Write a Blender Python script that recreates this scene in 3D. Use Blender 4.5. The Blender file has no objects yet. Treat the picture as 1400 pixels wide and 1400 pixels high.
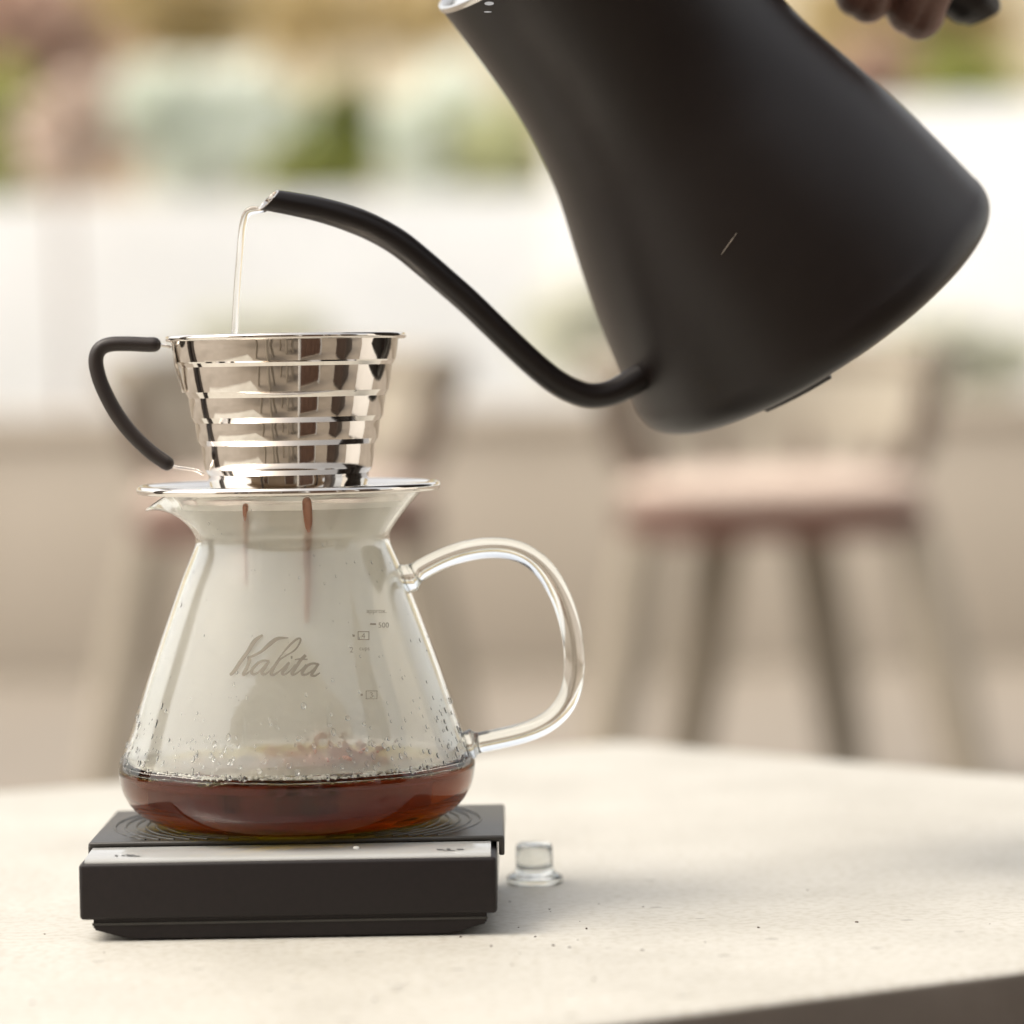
import bpy, bmesh, math, random
from mathutils import Vector, Matrix
random.seed(7)
rad = math.radians
PI = math.pi
scene = bpy.context.scene
COL = scene.collection

# ------------------------------------------------------------------ camera
CAMZ = 0.217
PITCH, ROLL = rad(2.36), rad(1.0)
FPX = 4847.0                       # focal length in pixels of a 1400 px picture
CAM = Vector((0, 0, CAMZ))
_r0, _u0 = Vector((1, 0, 0)), Vector((0, math.sin(PITCH), math.cos(PITCH)))
FWD = Vector((0, math.cos(PITCH), -math.sin(PITCH)))
RGT = math.cos(ROLL) * _r0 - math.sin(ROLL) * _u0
UPV = math.sin(ROLL) * _r0 + math.cos(ROLL) * _u0
cd = bpy.data.cameras.new('camera')
cam = bpy.data.objects.new('camera', cd)
COL.objects.link(cam)
cam.matrix_world = Matrix(((RGT.x, UPV.x, -FWD.x, 0), (RGT.y, UPV.y, -FWD.y, 0), (RGT.z, UPV.z, -FWD.z, CAMZ), (0, 0, 0, 1)))
cd.sensor_width = 36
cd.lens = 36 * FPX / 1400
cd.clip_start, cd.clip_end = 0.05, 400
cd.dof.use_dof = True
cd.dof.focus_distance = 1.384
cd.dof.aperture_fstop = cd.lens / 27.0
scene.camera = cam

# ------------------------------------------------------------------ light
SUN_EL, SUN_AZ = rad(57), rad(-100)   # azimuth measured from +y towards +x (negative = left)
world = bpy.data.worlds.new("World")
scene.world = world
world.use_nodes = True
wn, wl = world.node_tree.nodes, world.node_tree.links
wn.clear()
sky = wn.new('ShaderNodeTexSky'); sky.sky_type = 'NISHITA'; sky.sun_disc = False
sky.sun_elevation = SUN_EL
sky.sun_rotation = SUN_AZ
sky.air_density = 1.0; sky.dust_density = 4.0; sky.ozone_density = 0.6
hs = wn.new('ShaderNodeHueSaturation'); hs.inputs['Saturation'].default_value = 0.32
tint = wn.new('ShaderNodeMix'); tint.data_type = 'RGBA'; tint.blend_type = 'MULTIPLY'
tint.inputs[0].default_value = 1.0; tint.inputs[7].default_value = (1.0, 0.96, 0.895, 1)
bg = wn.new('ShaderNodeBackground'); bg.inputs[1].default_value = 0.15
wo = wn.new('ShaderNodeOutputWorld')
wl.new(sky.outputs[0], hs.inputs['Color']); wl.new(hs.outputs[0], tint.inputs[6])
wl.new(tint.outputs[2], bg.inputs[0]); wl.new(bg.outputs[0], wo.inputs[0])
sd = bpy.data.lights.new('sun', 'SUN')
sd.energy = 0.52; sd.angle = rad(24); sd.color = (1.0, 0.93, 0.82)
sun = bpy.data.objects.new('sun', sd); COL.objects.link(sun)
sdir = Vector((math.sin(SUN_AZ) * math.cos(SUN_EL), math.cos(SUN_AZ) * math.cos(SUN_EL), math.sin(SUN_EL)))
sun.rotation_euler = sdir.to_track_quat('Z', 'Y').to_euler()
sun.location = (-3, -1, 4)

scene.view_settings.view_transform = 'Standard'
scene.view_settings.look = 'None'
scene.view_settings.exposure = 1.22
scene.view_settings.gamma = 1.0
scene.view_settings.use_curve_mapping = False
scene.render.engine = 'CYCLES'
cy = scene.cycles
cy.use_denoising = True
cy.max_bounces = 14; cy.transmission_bounces = 14; cy.glossy_bounces = 6; cy.diffuse_bounces = 4
cy.transparent_max_bounces = 16; cy.volume_bounces = 0
cy.sample_clamp_indirect = 4.0
cy.blur_glossy = 0.3

# ------------------------------------------------------------------ helpers
def ray(px, py):
    return (FWD + RGT * ((px - 700) / FPX) + UPV * ((700 - py) / FPX)).normalized()
def P(px, py, y):
    d = ray(px, py); return CAM + d * (y / d.y)
def on_plane(px, py, p0, n):
    d = ray(px, py); return CAM + d * ((p0 - CAM).dot(n) / d.dot(n))
def floor_pt(px, py, z):
    d = ray(px, py); return CAM + d * ((z - CAMZ) / d.z)

def link(o, parent=None):
    COL.objects.link(o)
    if parent: o.parent = parent
    return o
def mesh_obj(name, bm, mat, parent=None, smooth=30, recalc=True):
    me = bpy.data.meshes.new(name)
    if recalc: bmesh.ops.recalc_face_normals(bm, faces=bm.faces)
    bm.to_mesh(me); bm.free()
    if mat: me.materials.append(mat)
    if smooth:
        me.polygons.foreach_set('use_smooth', [True] * len(me.polygons))
        if smooth < 180: me.set_sharp_from_angle(angle=rad(smooth))
    return link(bpy.data.objects.new(name, me), parent)
def tag(o, label=None, cat=None, group=None, kind=None):
    for k, v in (('label', label), ('category', cat), ('group', group), ('kind', kind)):
        if v: o[k] = v
    return o
def thing(name, loc, label, cat, group=None, rz=0):
    o = bpy.data.objects.new(name, None); o.empty_display_size = 0.05
    o.location = loc; o.rotation_euler = (0, 0, rz)
    COL.objects.link(o)
    bpy.context.view_layer.update() if False else None
    return tag(o, label, cat, group)
def copy_tree(o, parent=None):
    c = o.copy(); COL.objects.link(c)
    if parent: c.parent = parent
    for ch in [x for x in bpy.data.objects if x.parent == o]:
        copy_tree(ch, c)
    return c

def lathe_bm(prof, seg=96, bm=None, closed=False, org=Vector((0, 0, 0)), deform=None, axis=None):
    """prof: list of (r, z). closed: profile is a loop. axis: (a, s, t) frame."""
    bm = bm or bmesh.new()
    rings = []
    for r, z in prof:
        if r < 1e-6:
            p = Vector((0, 0, z)); rings.append([bm.verts.new(p)])
        else:
            rings.append([bm.verts.new(Vector((r * math.cos(2 * PI * k / seg), r * math.sin(2 * PI * k / seg), z))) for k in range(seg)])
    n = len(rings)
    for i in range(n if closed else n - 1):
        A, B = rings[i], rings[(i + 1) % n]
        if len(A) == 1 and len(B) == 1: continue
        for k in range(seg):
            k2 = (k + 1) % seg
            if len(A) == 1: bm.faces.new((A[0], B[k], B[k2]))
            elif len(B) == 1: bm.faces.new((A[k], A[k2], B[0]))
            else: bm.faces.new((A[k], A[k2], B[k2], B[k]))
    for ring in rings:
        for v in ring:
            if deform: v.co = deform(v.co)
            if axis:
                a, s, t = axis
                v.co = s * v.co.x + t * v.co.y + a * v.co.z
            v.co = v.co + org
    return bm

def catmull(pts, n=8):
    out = []
    P_ = [pts[0]] + list(pts) + [pts[-1]]
    for i in range(1, len(P_) - 2):
        p0, p1, p2, p3 = P_[i - 1:i + 3]
        for k in range(n):
            t = k / n
            out.append(tuple(0.5 * ((2 * b) + (c - a) * t + (2 * a - 5 * b + 4 * c - d) * t * t + (3 * b - a - 3 * c + d) * t ** 3)
                             for a, b, c, d in zip(p0, p1, p2, p3)))
    out.append(tuple(pts[-1]))
    return out

def tube_bm(pts, radii, seg=16, bm=None, caps='round', flat=1.0, up=None):
    """pts: list of Vector; radii: number or list; flat: squash along the second frame axis."""
    bm = bm or bmesh.new()
    pts = [Vector(p) for p in pts]
    n = len(pts)
    if not hasattr(radii, '__len__'): radii = [radii] * n
    T = []
    for i in range(n):
        T.append((pts[min(i + 1, n - 1)] - pts[max(i - 1, 0)]).normalized())
    ref = up or (Vector((0, 1, 0)) if abs(T[0].y) < 0.9 else Vector((1, 0, 0)))
    N = (ref - T[0] * ref.dot(T[0])).normalized()
    data = []
    for i in range(n):
        N = (N - T[i] * N.dot(T[i])).normalized()
        data.append((pts[i], T[i], N.copy(), radii[i]))
    if caps == 'round':
        p, t, nn, r = data[0]
        pre = [(p - t * r * math.sin(a), t, nn, r * math.cos(a)) for a in (rad(80), rad(55), rad(28))]
        p, t, nn, r = data[-1]
        post = [(p + t * r * math.sin(a), t, nn, r * math.cos(a)) for a in (rad(28), rad(55), rad(80))]
        data = pre + data + post
    rings = []
    for p, t, nn, r in data:
        b = t.cross(nn)
        rings.append([bm.verts.new(p + nn * (r * math.cos(2 * PI * k / seg)) + b * (r * flat * math.sin(2 * PI * k / seg))) for k in range(seg)])
    for A, B in zip(rings, rings[1:]):
        for k in range(seg):
            k2 = (k + 1) % seg
            bm.faces.new((A[k], A[k2], B[k2], B[k]))
    if caps:
        bm.faces.new(rings[0][::-1]); bm.faces.new(rings[-1])
    return bm

def box_bm(x0, x1, y0, y1, z0, z1, bev=0, bm=None, seg=2):
    b = bmesh.new()
    bmesh.ops.create_cube(b, size=1)
    for v in b.verts:
        v.co = Vector(((x0 + x1) / 2 + v.co.x * (x1 - x0), (y0 + y1) / 2 + v.co.y * (y1 - y0), (z0 + z1) / 2 + v.co.z * (z1 - z0)))
    if bev: bmesh.ops.bevel(b, geom=b.edges[:], offset=bev, segments=seg, profile=0.5, affect='EDGES')
    if bm is None: return b
    me = bpy.data.meshes.new('t'); b.to_mesh(me); b.free(); bm.from_mesh(me); bpy.data.meshes.remove(me)
    return bm

def prism_bm(poly, z0, z1, bev=0):
    b = bmesh.new()
    lo = [b.verts.new((x, y, z0)) for x, y in poly]; hi = [b.verts.new((x, y, z1)) for x, y in poly]
    b.faces.new(lo[::-1]); b.faces.new(hi)
    for i in range(len(poly)):
        j = (i + 1) % len(poly); b.faces.new((lo[i], lo[j], hi[j], hi[i]))
    if bev: bmesh.ops.bevel(b, geom=b.edges[:], offset=bev, segments=3, profile=0.5, affect='EDGES')
    return b

# ------------------------------------------------------------------ materials
def new_mat(name):
    m = bpy.data.materials.new(name); m.use_nodes = True
    nt = m.node_tree; return m, nt, nt.nodes['Principled BSDF']
def set_(b, **k):
    names = dict(color='Base Color', rough='Roughness', metal='Metallic', trans='Transmission Weight', ior='IOR',
                 spec='Specular IOR Level', coat='Coat Weight', coatr='Coat Roughness', sheen='Sheen Weight', sub='Subsurface Weight')
    for a, v in k.items():
        b.inputs[names[a]].default_value = (*v, 1) if isinstance(v, tuple) and len(v) == 3 else v
def noise_mat(name, c1, c2, scale=8, rough=0.6, metal=0, detail=6, bump=0.0, bscale=None, stretch=(1, 1, 1), spec=0.5, rvar=0.0, lo=0.3, hi=0.7):
    m, nt, b = new_mat(name); N, L = nt.nodes, nt.links
    tc = N.new('ShaderNodeTexCoord'); mp = N.new('ShaderNodeMapping'); mp.inputs['Scale'].default_value = stretch
    L.new(tc.outputs['Object'], mp.inputs[0])
    nz = N.new('ShaderNodeTexNoise'); nz.inputs['Scale'].default_value = scale; nz.inputs['Detail'].default_value = detail
    L.new(mp.outputs[0], nz.inputs['Vector'])
    cr = N.new('ShaderNodeValToRGB'); cr.color_ramp.elements[0].position = lo; cr.color_ramp.elements[1].position = hi
    cr.color_ramp.elements[0].color = (*c1, 1); cr.color_ramp.elements[1].color = (*c2, 1)
    L.new(nz.outputs[0], cr.inputs[0]); L.new(cr.outputs[0], b.inputs['Base Color'])
    set_(b, rough=rough, metal=metal, spec=spec)
    if rvar:
        mr = N.new('ShaderNodeMapRange'); mr.inputs[3].default_value = rough - rvar; mr.inputs[4].default_value = rough + rvar
        L.new(nz.outputs[0], mr.inputs[0]); L.new(mr.outputs[0], b.inputs['Roughness'])
    if bump:
        n2 = N.new('ShaderNodeTexNoise'); n2.inputs['Scale'].default_value = bscale or scale * 6; n2.inputs['Detail'].default_value = 4
        L.new(mp.outputs[0], n2.inputs['Vector'])
        bp = N.new('ShaderNodeBump'); bp.inputs['Strength'].default_value = bump; bp.inputs['Distance'].default_value = 0.001
        L.new(n2.outputs[0], bp.inputs['Height']); L.new(bp.outputs[0], b.inputs['Normal'])
    return m

def stone_mat():
    m, nt, b = new_mat('pale_stone'); N, L = nt.nodes, nt.links
    tc = N.new('ShaderNodeTexCoord')
    n1 = N.new('ShaderNodeTexNoise'); n1.inputs['Scale'].default_value = 9; n1.inputs['Detail'].default_value = 8; n1.inputs['Roughness'].default_value = 0.65
    L.new(tc.outputs['Object'], n1.inputs['Vector'])
    c1 = N.new('ShaderNodeValToRGB'); e = c1.color_ramp.elements
    e[0].position = 0.3; e[0].color = (0.42, 0.40, 0.35, 1); e[1].position = 0.7; e[1].color = (0.54, 0.52, 0.465, 1)
    L.new(n1.outputs[0], c1.inputs[0])
    # fine sandy grain
    n2 = N.new('ShaderNodeTexNoise'); n2.inputs['Scale'].default_value = 260; n2.inputs['Detail'].default_value = 3
    L.new(tc.outputs['Object'], n2.inputs['Vector'])
    c2 = N.new('ShaderNodeValToRGB'); e = c2.color_ramp.elements
    e[0].position = 0.34; e[0].color = (0.86, 0.84, 0.80, 1); e[1].position = 0.55; e[1].color = (1, 1, 1, 1)
    L.new(n2.outputs[0], c2.inputs[0])
    mx = N.new('ShaderNodeMix'); mx.data_type = 'RGBA'; mx.blend_type = 'MULTIPLY'; mx.inputs[0].default_value = 1
    L.new(c1.outputs[0], mx.inputs[6]); L.new(c2.outputs[0], mx.inputs[7])
    # sparse dark flecks
    v = N.new('ShaderNodeTexVoronoi'); v.inputs['Scale'].default_value = 95; v.inputs['Randomness'].default_value = 1
    mp = N.new('ShaderNodeMapping'); mp.inputs['Scale'].default_value = (0.55, 1, 1); L.new(tc.outputs['Object'], mp.inputs[0]); L.new(mp.outputs[0], v.inputs['Vector'])
    sep = N.new('ShaderNodeSeparateColor'); L.new(v.outputs['Color'], sep.inputs[0])
    m1 = N.new('ShaderNodeMath'); m1.operation = 'MULTIPLY'; m1.inputs[1].default_value = 0.16; L.new(sep.outputs[0], m1.inputs[0])
    lt = N.new('ShaderNodeMath'); lt.operation = 'LESS_THAN'; L.new(v.outputs['Distance'], lt.inputs[0]); L.new(m1.outputs[0], lt.inputs[1])
    gt = N.new('ShaderNodeMath'); gt.operation = 'GREATER_THAN'; gt.inputs[1].default_value = 0.55; L.new(sep.outputs[1], gt.inputs[0])
    mm = N.new('ShaderNodeMath'); mm.operation = 'MULTIPLY'; L.new(lt.outputs[0], mm.inputs[0]); L.new(gt.outputs[0], mm.inputs[1])
    m2 = N.new('ShaderNodeMath'); m2.operation = 'MULTIPLY'; m2.inputs[1].default_value = 0.55; L.new(mm.outputs[0], m2.inputs[0])
    mx2 = N.new('ShaderNodeMix'); mx2.data_type = 'RGBA'; L.new(m2.outputs[0], mx2.inputs[0]); L.new(mx.outputs[2], mx2.inputs[6]); mx2.inputs[7].default_value = (0.13, 0.11, 0.09, 1)
    L.new(mx2.outputs[2], b.inputs['Base Color'])
    bp = N.new('ShaderNodeBump'); bp.inputs['Strength'].default_value = 0.25; bp.inputs['Distance'].default_value = 0.0006
    L.new(n2.outputs[0], bp.inputs['Height']); L.new(bp.outputs[0], b.inputs['Normal'])
    set_(b, rough=0.5, spec=0.45)
    return m

def glass_mat(name, color=(1, 1, 1), rough=0.0, ior=1.47):
    m, nt, b = new_mat(name); N, L = nt.nodes, nt.links
    N.remove(b)
    g = N.new('ShaderNodeBsdfGlass'); g.inputs['Color'].default_value = (*color, 1); g.inputs['Roughness'].default_value = rough; g.inputs['IOR'].default_value = ior
    L.new(g.outputs[0], N['Material Output'].inputs[0])
    return m

M = {}
M['stone'] = stone_mat()
M['stone_edge'] = noise_mat('dark_stone_edge', (0.11, 0.092, 0.076), (0.17, 0.145, 0.122), 14, 0.8, bump=0.6)  # table sides and pedestal, darker than the top
M['black'] = noise_mat('matte_black_coating', (0.0095, 0.0064, 0.0054), (0.0102, 0.0070, 0.0060), 38, 0.365, bump=0.14, bscale=2600, rvar=0.045, spec=0.34)
M['spout_black'] = M['black']
M['plastic'] = noise_mat('black_plastic', (0.0105, 0.0072, 0.0070), (0.013, 0.0090, 0.0088), 400, 0.5, bump=0.12, bscale=2600, spec=0.33)
M['rubber'] = noise_mat('dark_rubber', (0.030, 0.028, 0.024), (0.040, 0.036, 0.031), 200, 0.36, bump=0.1, bscale=1500)
M['panel'] = noise_mat('glossy_silver_panel', (0.36, 0.36, 0.345), (0.40, 0.40, 0.385), 60, 0.10, spec=0.8, bump=0.03, bscale=200)
M['steel'] = noise_mat('polished_steel', (0.70, 0.66, 0.61), (0.76, 0.72, 0.67), 40, 0.055, metal=1, bump=0.02, bscale=90)
M['brushed'] = noise_mat('satin_steel', (0.62, 0.60, 0.57), (0.70, 0.68, 0.64), 60, 0.22, metal=1)
M['sleeve'] = noise_mat('brown_silicone', (0.014, 0.0085, 0.0065), (0.020, 0.012, 0.009), 120, 0.5, bump=0.1, bscale=900)
M['glass'] = glass_mat('clear_glass', (0.985, 0.99, 0.985))
M['water'] = glass_mat('water', (1, 1, 1), 0, 1.33)
M['marks'] = noise_mat('grey_print', (0.205, 0.18, 0.14), (0.225, 0.20, 0.155), 200, 0.6)
M['faint'] = noise_mat('faint_grey_print', (0.27, 0.24, 0.19), (0.30, 0.27, 0.21), 200, 0.6)
M['icon'] = noise_mat('dark_print', (0.10, 0.10, 0.10), (0.12, 0.12, 0.12), 200, 0.5)
M['cream_line'] = noise_mat('pale_scratch', (0.22, 0.185, 0.15), (0.27, 0.23, 0.19), 300, 0.5)
M['skin'] = noise_mat('brown_skin', (0.14, 0.073, 0.056), (0.21, 0.118, 0.092), 70, 0.45, bump=0.5, bscale=500)
M['nail'] = noise_mat('fingernail', (0.32, 0.19, 0.15), (0.38, 0.24, 0.19), 70, 0.3)
M['sleeve_cloth'] = noise_mat('dark_cloth', (0.03, 0.03, 0.035), (0.05, 0.05, 0.055), 90, 0.9, bump=0.5)
M['floor'] = noise_mat('tan_concrete', (0.20, 0.168, 0.130), (0.28, 0.24, 0.193), 1.1, 0.75, bump=0.4)
M['paving'] = noise_mat('pale_paving', (0.40, 0.385, 0.345), (0.52, 0.50, 0.455), .35, 0.8)
M['lowwall'] = noise_mat('tan_render', (0.43, 0.37, 0.293), (0.54, 0.474, 0.39), 1.3, 0.85, stretch=(1, 1, 0.5))
M['whitewall'] = noise_mat('whitewash', (0.74, 0.735, 0.715), (0.82, 0.815, 0.80), 2.0, 0.8)
M['bark'] = noise_mat('bark', (0.16, 0.11, 0.08), (0.28, 0.19, 0.14), 9, 0.9, bump=0.8)
M['wood_dark'] = noise_mat('dark_stained_wood', (0.12, 0.088, 0.062), (0.18, 0.135, 0.10), 12, 0.5, stretch=(1, 1, 0.15))
M['wood_pale'] = noise_mat('greyed_wood', (0.26, 0.22, 0.165), (0.33, 0.285, 0.22), 12, 0.6, stretch=(1, 1, 0.15))
M['cushion'] = noise_mat('pink_cushion', (0.55, 0.43, 0.355), (0.63, 0.52, 0.44), 30, 0.85)
M['seatwood'] = noise_mat('reddish_wood', (0.10, 0.045, 0.033), (0.15, 0.065, 0.045), 15, 0.5, stretch=(0.2, 1, 1))

# fogged film on the inside of the glass: see-through but milky
def fog_mat():
    m, nt, b = new_mat('condensation_film'); N, L = nt.nodes, nt.links; N.remove(b)
    tr = N.new('ShaderNodeBsdfTransparent'); df = N.new('ShaderNodeBsdfDiffuse'); tl = N.new('ShaderNodeBsdfTranslucent')
    for s in (df, tl): s.inputs['Color'].default_value = (1.0, 0.965, 0.88, 1)
    a = N.new('ShaderNodeMixShader'); a.inputs[0].default_value = 0.72; L.new(df.outputs[0], a.inputs[1]); L.new(tl.outputs[0], a.inputs[2])
    tc = N.new('ShaderNodeTexCoord'); mp = N.new('ShaderNodeMapping'); mp.inputs['Scale'].default_value = (1, 1, 0.35); L.new(tc.outputs['Object'], mp.inputs[0])
    nz = N.new('ShaderNodeTexNoise'); nz.inputs['Scale'].default_value = 45; nz.inputs['Detail'].default_value = 5; L.new(mp.outputs[0], nz.inputs['Vector'])
    mr = N.new('ShaderNodeMapRange'); mr.inputs[1].default_value = 0.3; mr.inputs[2].default_value = 0.7; mr.inputs[3].default_value = 0.70; mr.inputs[4].default_value = 0.78
    L.new(nz.outputs[0], mr.inputs[0])
    x = N.new('ShaderNodeMixShader'); L.new(mr.outputs[0], x.inputs[0]); L.new(tr.outputs[0], x.inputs[1]); L.new(a.outputs[0], x.inputs[2])
    L.new(x.outputs[0], N['Material Output'].inputs[0]); return m
M['fog'] = fog_mat()
def coffee_mat(name, dens=210.0):
    m = glass_mat(name, (1, 1, 1), 0.0, 1.34 / 1.47); N, L = m.node_tree.nodes, m.node_tree.links
    va = N.new('ShaderNodeVolumeAbsorption'); va.inputs['Color'].default_value = (1 - 21 / 210, 1 - 38 / 210, 1 - 200 / 210, 1); va.inputs['Density'].default_value = dens
    L.new(va.outputs[0], N['Material Output'].inputs['Volume']); return m
M['coffee'] = coffee_mat('brewed_coffee')
M['drip'] = noise_mat('coffee_drip', (0.50, 0.20, 0.11), (0.58, 0.27, 0.16), 60, 0.2)
M['reflection_blobs'] = noise_mat('coffee_reflection_tint', (0.58, 0.33, 0.24), (0.70, 0.46, 0.36), 90, 0.2)

# ------------------------------------------------------------------ setting
FZ = -0.47
def sheet(name, x0, x1, y0, y1, z, mat):
    bm = bmesh.new(); vs = [bm.verts.new(p) for p in ((x0, y0, z), (x1, y0, z), (x1, y1, z), (x0, y1, z))]; bm.faces.new(vs)
    return tag(mesh_obj(name, bm, mat, smooth=0, recalc=False), kind='structure')
sheet('ground', -150, 150, -60, 240, FZ - 0.004, M['paving'])
sheet('terrace_floor', -7, 7, -4, 8.0, FZ, M['floor'])
def zat(py, y, px=700): return P(px, py, y).z

# ---- table
pa = [(0.064, 2.065), (-0.92, 1.375), (-0.95, 0.545), (0.0242 - 0.161 * .0, 1.175)]
A_ = floor_pt(850, 1013, 0); Bl = floor_pt(0, 1082, 0); Br = floor_pt(1400, 1062, 0); N1 = floor_pt(805, 1400, 0); N2 = floor_pt(1400, 1325, 0)
def isect(p, q, r, s):
    a, b = q - p, s - r; den = a.x * b.y - a.y * b.x; t = ((r.x - p.x) * b.y - (r.y - p.y) * b.x) / den; return p + a * t
Cr = isect(A_, Br, N1, N2)
nd = (N2 - N1).normalized()
Nl = N1 - nd * 0.62
Fl = A_ + (Bl - A_).normalized() * 1.15
poly = [tuple(v.xy) for v in (A_, Fl, Nl + (Fl - Nl) * 0.25, Nl, Cr)]
table = thing('table', (A_.x - .1, 1.5, FZ), 'low pale speckled stone table standing under the coffee gear', 'table')
def rel(o, t):  # keep world coordinates while parented
    o.parent = t; o.matrix_parent_inverse = Matrix.Translation(-Vector(t.location)) if t.rotation_euler.z == 0 else t.matrix_basis.inverted()
    return o
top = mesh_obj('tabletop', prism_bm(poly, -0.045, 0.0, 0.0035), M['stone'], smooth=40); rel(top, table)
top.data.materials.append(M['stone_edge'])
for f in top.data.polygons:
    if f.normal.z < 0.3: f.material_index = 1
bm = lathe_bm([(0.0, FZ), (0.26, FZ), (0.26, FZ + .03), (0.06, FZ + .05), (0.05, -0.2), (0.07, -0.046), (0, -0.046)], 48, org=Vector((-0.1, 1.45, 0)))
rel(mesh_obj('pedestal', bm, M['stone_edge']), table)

# ---- low wall, garden walls and house behind the camera
YW = 8.0
zt = zat(556, YW)
lw = mesh_obj('terrace_wall', box_bm(-7, 7, YW + .004, YW + 0.3, FZ - .003, zt - .05, 0.01), M['lowwall'])
tag(lw, 'long low tan rendered wall closing the terrace behind the chairs', 'wall')
cp = mesh_obj('coping', box_bm(-7, 7, YW - .02, YW + .34, zt - .05, zt, 0.008), M['lowwall'], parent=lw)
YG = 14.0
xs = P(760, 300, YG).x
gw = mesh_obj('garden_wall', box_bm(-12, xs, YG, YG + .25, FZ, zat(262, YG), 0.01), M['whitewall'])
tag(gw, 'lower whitewashed garden wall across the left background', 'wall')
gw2 = mesh_obj('garden_wall', box_bm(xs, 12, YG - .05, YG + .25, FZ, zat(150, YG), 0.01), M['whitewall'])
tag(gw2, 'taller whitewashed garden wall behind the kettle at right', 'wall')
def slab(px0, py0, px1, py1, y, mat, name, label, cat, dep=.5):
    a, b = P(px0, py1, y), P(px1, py0, y)
    return tag(mesh_obj(name, box_bm(a.x, b.x, y, y + dep, FZ, b.z, 0.01), mat), label, cat)

def leaf_mat(name, c1, c2):
    m, nt, b = new_mat(name); N, L = nt.nodes, nt.links
    oi = N.new('ShaderNodeTexCoord'); nz = N.new('ShaderNodeTexNoise'); nz.inputs['Scale'].default_value = 6; L.new(oi.outputs['Object'], nz.inputs['Vector'])
    cr = N.new('ShaderNodeValToRGB'); cr.color_ramp.elements[0].color = (*c1, 1); cr.color_ramp.elements[1].color = (*c2, 1)
    cr.color_ramp.elements[0].position = .35; cr.color_ramp.elements[1].position = .65
    L.new(nz.outputs[0], cr.inputs[0]); L.new(cr.outputs[0], b.inputs['Base Color']); set_(b, rough=.5)
    tl = N.new('ShaderNodeBsdfTranslucent'); L.new(cr.outputs[0], tl.inputs[0])
    mx = N.new('ShaderNodeMixShader'); mx.inputs[0].default_value = .4
    L.new(b.outputs[0], mx.inputs[1]); L.new(tl.outputs[0], mx.inputs[2]); L.new(mx.outputs[0], N['Material Output'].inputs[0]); return m
LM = dict(dusty=leaf_mat('dusty_pale_leaves', (.66, .66, .55), (.80, .79, .70)),
          olive=leaf_mat('pale_olive_leaves', (.45, .47, .22), (.70, .70, .45)),
          green=leaf_mat('green_leaves', (.24, .28, .06), (.48, .48, .14)),
          deep=leaf_mat('deep_leaves', (.13, .15, .02), (.24, .26, .05)),
          ochre=leaf_mat('ochre_leaves', (.45, .34, .14), (.68, .56, .32)),
          sage=leaf_mat('sage_leaves', (.50, .55, .40), (.75, .80, .62)),
          white=leaf_mat('white_blossom', (.78, .82, .72), (.90, .92, .85)),
          rust=leaf_mat('rust_leaves', (.64, .51, .42), (.78, .67, .57)),
          pink=leaf_mat('pink_blossom', (.50, .33, .25), (.66, .50, .40)))
def bush(px, py, w, h, y, mat, label, cat='bush', group=None, n=900, leaf=.09, name='bush', stem=True):
    c = P(px, py, y); rx = w / 2 * y / FPX; rz = h / 2 * y / FPX; ry = max(rx, rz) * .7
    t = thing(name, (c.x, y, FZ), label, cat, group)
    bm = bmesh.new(); rnd = random.Random(px * 7 + py)
    lobes = [(Vector((rnd.uniform(-.55, .55), rnd.uniform(-.5, .5), rnd.uniform(-.55, .55))), rnd.uniform(.35, .55)) for _ in range(9)]
    for _ in range(n):
        lc, lr = rnd.choice(lobes)
        d = Vector((rnd.gauss(0, 1), rnd.gauss(0, 1), rnd.gauss(0, 1))).normalized() * lr * rnd.uniform(.5, 1.05)
        q = lc + d; p = Vector((q.x * rx, q.y * ry, q.z * rz + c.z - FZ))
        s = leaf * rnd.uniform(.5, 1.1)
        u = Vector((rnd.gauss(0, 1), rnd.gauss(0, 1), rnd.gauss(0, .7))).normalized(); v = u.orthogonal().normalized()
        vs = [bm.verts.new(p + k) for k in (-u * s, v * s * .4, u * s, -v * s * .4)]; bm.faces.new(vs)
    f = mesh_obj('crown', bm, mat, parent=t, smooth=0, recalc=False)
    hz = c.z - FZ
    pts = [Vector((0, 0, 0)), Vector((rx * .06, 0, hz * .5)), Vector((-rx * .03, 0, hz)), Vector((0, 0, hz + rz * .5))]
    bm = tube_bm(pts, [.05 * max(rx, .4), .035 * max(rx, .4), .03 * max(rx, .4), .015], 10)
    for k in range(6):
        a = rnd.uniform(0, 2 * PI); z0 = hz - rz * rnd.uniform(0, .6)
        tube_bm([Vector((0, 0, z0)), Vector((math.cos(a) * rx * .5, math.sin(a) * ry * .5, z0 + rz * .5))], [.02, .008], 6, bm=bm)
    mesh_obj('trunk', bm, M['bark'], parent=t)
    return t
YB = 16.5
bush(40, 60, 420, 420, YB + 2.5, LM['pink'], 'pinkish tree crown at the far left behind the garden wall', 'tree', name='tree', n=1800, leaf=.13)
bush(-20, 190, 130, 300, YB - 1, LM['green'], 'green bush cut by the left picture edge above the wall')
bush(85, 195, 130, 190, 13.4, LM['rust'], 'rust brown bush hanging over the white wall at left', n=700)
bush(235, 10, 300, 190, YB + 1, LM['ochre'], 'ochre tree crown above the white blossom bush', 'tree', name='tree', n=1300)
bush(250, 175, 270, 210, YB, LM['white'], 'white blossoming bush left of the kettle spout tip', n=2600)
bush(375, 195, 190, 200, YB + .6, LM['sage'], 'grey green bush between the white bush and the green shrub', n=1800)
bush(480, 205, 90, 200, YB - 1.2, LM['deep'], 'deep green narrow shrub above the kettle spout', n=1100)
bush(440, 250, 150, 90, YB - 1.3, LM['green'], 'low yellow green shrub right above the spout tip', n=600)
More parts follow.
